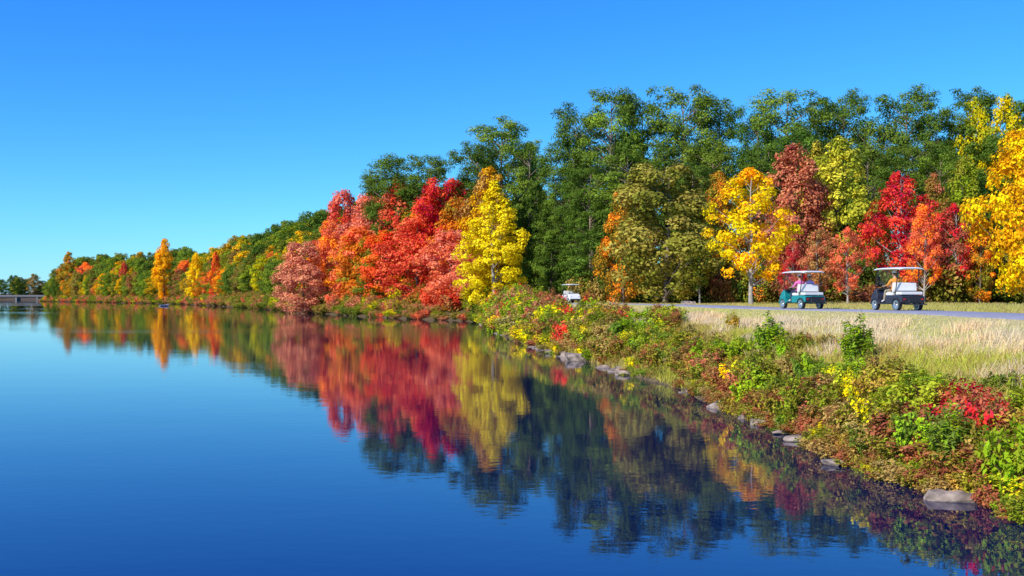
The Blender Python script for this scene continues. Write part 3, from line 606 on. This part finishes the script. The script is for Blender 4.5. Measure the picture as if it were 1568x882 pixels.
def rider(name,cx,cy,heading,yo,shirt,trousers,hat,driving=True,turn=0.0):
    P=[(-0.22,yo,0.86),(-0.26,yo,1.02),(-0.27,yo,1.18),(-0.26,yo,1.30),(-0.24,yo,1.42),(-0.22,yo,1.50)]; R=[(0.15,0.13),(0.13,0.12),(0.15,0.125),(0.13,0.10),0.055,0.06]
    Eg=[(0,1),(1,2),(2,3),(3,4),(4,5)]; hands=[]
    for s in (1,-1):
        b=len(P)
        hx=(0.36,yo+s*0.14,1.06) if driving else (0.12,yo+s*0.12,0.96)
        P+=[(-0.25,yo+s*0.19,1.31),(-0.12,yo+s*0.25,1.10),hx]; R+=[0.068,0.05,0.032]; Eg+=[(3,b),(b,b+1),(b+1,b+2)]; hands.append((hx,s))
        b=len(P)
        P+=[(-0.16,yo+s*0.1,0.84),(0.24,yo+s*0.13,0.86),(0.36,yo+s*0.13,0.44),(0.52,yo+s*0.15,0.38)]; R+=[0.098,0.072,0.045,0.04]; Eg+=[(0,b),(b,b+1),(b+1,b+2),(b+2,b+3)]
    bm=skinned(P,Eg,R,0)
    for f in bm.faces:
        c=f.calc_center_median()
        f.material_index=3
        if c.z>0.95: f.material_index=0
        if c.z>1.41: f.material_index=2
        if c.x>0.05 and c.z>0.93 and abs(c.y-yo)>0.05: f.material_index=2
        if c.z<0.88 or (c.x>-0.1 and c.z<0.945): f.material_index=1
        if c.z<0.46: f.material_index=5
    for (h,s) in hands:
        hv=[h,(h[0]+0.07,h[1],h[2]+0.0)]; he=[(0,1)]; hr=[0.028,0.036]
        for k in range(4):
            L=[0.07,0.08,0.075,0.06][k]; y0=h[1]+(k-1.5)*0.021; b=len(hv)
            hv+=[(h[0]+0.09,y0,h[2]+0.005),(h[0]+0.09+L*0.5,y0,h[2]-0.012),(h[0]+0.09+L*0.6,y0,h[2]-0.045)]; hr+=[0.010,0.009,0.008]; he+=[(1,b),(b,b+1),(b+1,b+2)]
        b=len(hv); hv+=[(h[0]+0.05,h[1]-s*0.045,h[2]),(h[0]+0.09,h[1]-s*0.06,h[2]-0.02)]; hr+=[0.011,0.009]; he+=[(0,b),(b,b+1)]
        hb=skinned(hv,he,hr,0)
        for f in hb.faces: f.material_index=2
        t=bpy.data.meshes.new('t'); hb.to_mesh(t); hb.free(); bm.from_mesh(t)
    hb=bmesh.new(); bmesh.ops.create_uvsphere(hb,u_segments=20,v_segments=16,radius=1)
    for v in hb.verts:
        p=v.co; w=1-0.22*max(0,-p.z)**1.5; x_=p.x*0.098*(1+0.05*max(0,-p.z)); y_=p.y*0.076*w
        if p.x>0.8 and abs(p.y)<0.22 and -0.35<p.z<0.1: x_+=0.02
        if p.x>0.75 and abs(abs(p.y)-0.33)<0.15 and 0<p.z<0.25: x_-=0.008
        v.co=(x_,y_,p.z*0.125)
    for f in hb.faces:
        c=f.calc_center_median(); f.material_index=4 if (c.z>0.05 or (c.x<-0.02 and c.z>-0.07)) else 2
    def blob(co,r,mi,sc=(1,1,1)):
        g=bmesh.ops.create_uvsphere(hb,u_segments=8,v_segments=6,radius=r)
        for v in g['verts']: v.co=Vector((v.co.x*sc[0]+co[0],v.co.y*sc[1]+co[1],v.co.z*sc[2]+co[2]))
        for f in {f for v in g['verts'] for f in v.link_faces}: f.material_index=mi
    for s in (1,-1):
        blob((0.0,s*0.077,-0.005),0.028,2,(0.7,0.35,1.1)); blob((0.086,s*0.03,0.012),0.010,6); 
    blob((0.09,0,-0.062),0.02,7,(0.4,1.1,0.35))
    g=bmesh.ops.create_uvsphere(hb,u_segments=20,v_segments=10,radius=1)
    kill=[v for v in g['verts'] if v.co.z<-0.05]; keep=[v for v in g['verts'] if v.co.z>=-0.05]
    for v in keep: v.co=Vector((v.co.x*0.106,v.co.y*0.086,0.045+v.co.z*0.095))
    for f in {f for v in keep for f in v.link_faces}: f.material_index=5 
    bmesh.ops.delete(hb,geom=kill,context='VERTS')
    bv=[hb.verts.new((0.085*math.cos(a)+ (0.09 if abs(a)<1.3 else 0.0)*math.cos(a),0.08*math.sin(a),0.047)) for a in np.linspace(-1.35,1.35,9)]
    f=hb.faces.new(bv); f.material_index=5
    bmesh.ops.rotate(hb,cent=(0,0,0),matrix=Matrix.Rotation(turn,3,'Z'),verts=hb.verts)
    bmesh.ops.translate(hb,vec=(-0.20,yo,1.59),verts=hb.verts)
    t=bpy.data.meshes.new('t'); hb.to_mesh(t); hb.free(); bm.from_mesh(t)
    me=bpy.data.meshes.new(name); bm.to_mesh(me); bm.free(); me.polygons.foreach_set('use_smooth',np.ones(len(me.polygons),bool))
    for mm in (shirt,trousers,SKIN,shirt,HAIR,hat,BLK,simple('lips',(0.4,0.13,0.12),0.5)): me.materials.append(mm)
    o=bpy.data.objects.new(name,me); scene.collection.objects.link(o); o.location=(cx,cy,PATHZ+0.065); o.rotation_euler=(0,0,heading)
PINK=simple('pink_cloth',(0.8,0.16,0.42),0.8); ORC=simple('orange_cloth',(0.8,0.30,0.04),0.8); KHA=simple('khaki_cloth',(0.4,0.32,0.2),0.8); WCL=simple('white_cloth',(0.75,0.75,0.75),0.8); NVC=simple('navy_cloth',(0.03,0.04,0.1),0.8)
LAV=simple('lavender_cloth',(0.6,0.4,0.7),0.8)
h1=math.radians(90+12); c1x=brg(1374,44.0); cart(c1x,44.0,h1,NAVY); rider('golf_cart_driver',c1x,44.0,h1,0.28,ORC,KHA,WCL)
h2=math.radians(90+16); c2x=brg(1228,50.0); cart(c2x,50.0,h2,TEAL); rider('golf_cart_driver',c2x,50.0,h2,0.28,PINK,NVC,WCL); rider('golf_cart_passenger',c2x,50.0,h2,-0.28,LAV,KHA,WCL,False,0.4)
c3x=brg(874,100.0); cart(c3x,100,math.radians(-72),WHITE)
# ---------------------------------------------------------------- distant bridge, boat
CON=simple('concrete',(0.2,0.19,0.18),0.8,nscale=0.5)
br=E('road_bridge')
box('deck',(-555,1003,3.6),(190,9,0.9),CON,br,0.05)
box('parapet_near',(-555,998.3,4.6),(190,0.4,1.0),CON,br,0.05); box('parapet_far',(-555,1007.6,4.6),(190,0.4,1.0),CON,br,0.05)
for k in range(9): box(f'pier_{k}',(-640+k*21,1003,0.9),(1.6,8,4.4),CON,br,0.05)
bt=E('rowing_boat'); bm=bmesh.new()
secs=[(-1.6,0.45,0.25,0.5),(-0.8,0.62,0.05,0.5),(0.3,0.62,0.05,0.52),(1.2,0.4,0.15,0.6),(1.9,0.03,0.45,0.72)]; rings=[]
for sx,w,zb,zt in secs: rings.append([bm.verts.new((sx,-w,zt)),bm.verts.new((sx,-w*0.75,zb+0.08)),bm.verts.new((sx,0,zb-0.05)),bm.verts.new((sx,w*0.75,zb+0.08)),bm.verts.new((sx,w,zt))])
for i in range(4):
    for k in range(4): bm.faces.new((rings[i][k],rings[i][k+1],rings[i+1][k+1],rings[i+1][k]))
bm.faces.new(rings[0]); part('hull',bm,WHITE,bt)
box('thwart',(-0.6,0,0.42),(0.25,1.0,0.04),VIN,bt,0.01); box('outboard_motor',(-1.72,0,0.6),(0.25,0.25,0.5),BLK,bt,0.04)
bt.location=(brg(251,330),330,-0.05); bt.rotation_euler=(0,0,0.9)
# ---------------------------------------------------------------- light
el=math.radians(34); az=math.radians(-134)   # azimuth from +Y, clockwise
to=Vector((math.sin(az)*math.cos(el),math.cos(az)*math.cos(el),math.sin(el)))
sl=bpy.data.lights.new('sun','SUN'); sl.energy=5.0; sl.angle=math.radians(0.5); sl.color=(1,0.95,0.86)
so=bpy.data.objects.new('sun',sl); scene.collection.objects.link(so); so.rotation_euler=to.to_track_quat('Z','Y').to_euler()
w=bpy.data.worlds.new('World'); scene.world=w; w.use_nodes=True; nt=w.node_tree
for n in list(nt.nodes): nt.nodes.remove(n)
sk=N(nt,'ShaderNodeTexSky',sky_type='NISHITA'); sk.sun_disc=False; sk.sun_elevation=el; sk.sun_rotation=az%(2*math.pi); sk.air_density=1.0; sk.dust_density=0.0; sk.ozone_density=1.8
hs=N(nt,'ShaderNodeHueSaturation'); hs.inputs['Saturation'].default_value=1.2
sp=N(nt,'ShaderNodeSeparateColor'); cb=N(nt,'ShaderNodeCombineColor')
nt.links.new(sk.outputs[0],hs.inputs['Color']); nt.links.new(hs.outputs[0],sp.inputs[0])
for i,(g,k) in enumerate([(1.22,0.29),(1.0,1.02),(0.42,4.7)]):
    mx=N(nt,'ShaderNodeMath',operation='MAXIMUM'); mx.inputs[1].default_value=0.0; nt.links.new(sp.outputs[i],mx.inputs[0])
    pw=N(nt,'ShaderNodeMath',operation='POWER'); pw.inputs[1].default_value=g; nt.links.new(mx.outputs[0],pw.inputs[0])
    ml=N(nt,'ShaderNodeMath',operation='MULTIPLY'); ml.inputs[1].default_value=k; nt.links.new(pw.outputs[0],ml.inputs[0]); nt.links.new(ml.outputs[0],cb.inputs[i])
bg=N(nt,'ShaderNodeBackground'); bg.inputs['Strength'].default_value=0.115; ow=N(nt,'ShaderNodeOutputWorld')
nt.links.new(cb.outputs[0],bg.inputs[0]); nt.links.new(bg.outputs[0],ow.inputs[0])
# ---------------------------------------------------------------- camera
cd=bpy.data.cameras.new('camera'); cd.sensor_width=36; cd.lens=36*F/1568; cd.clip_end=20000; cd.clip_start=0.1
co=bpy.data.objects.new('camera',cd); scene.collection.objects.link(co); co.location=(0,0,CAMZ); co.rotation_euler=(math.radians(90)+math.atan(14/F),0,0)
scene.camera=co
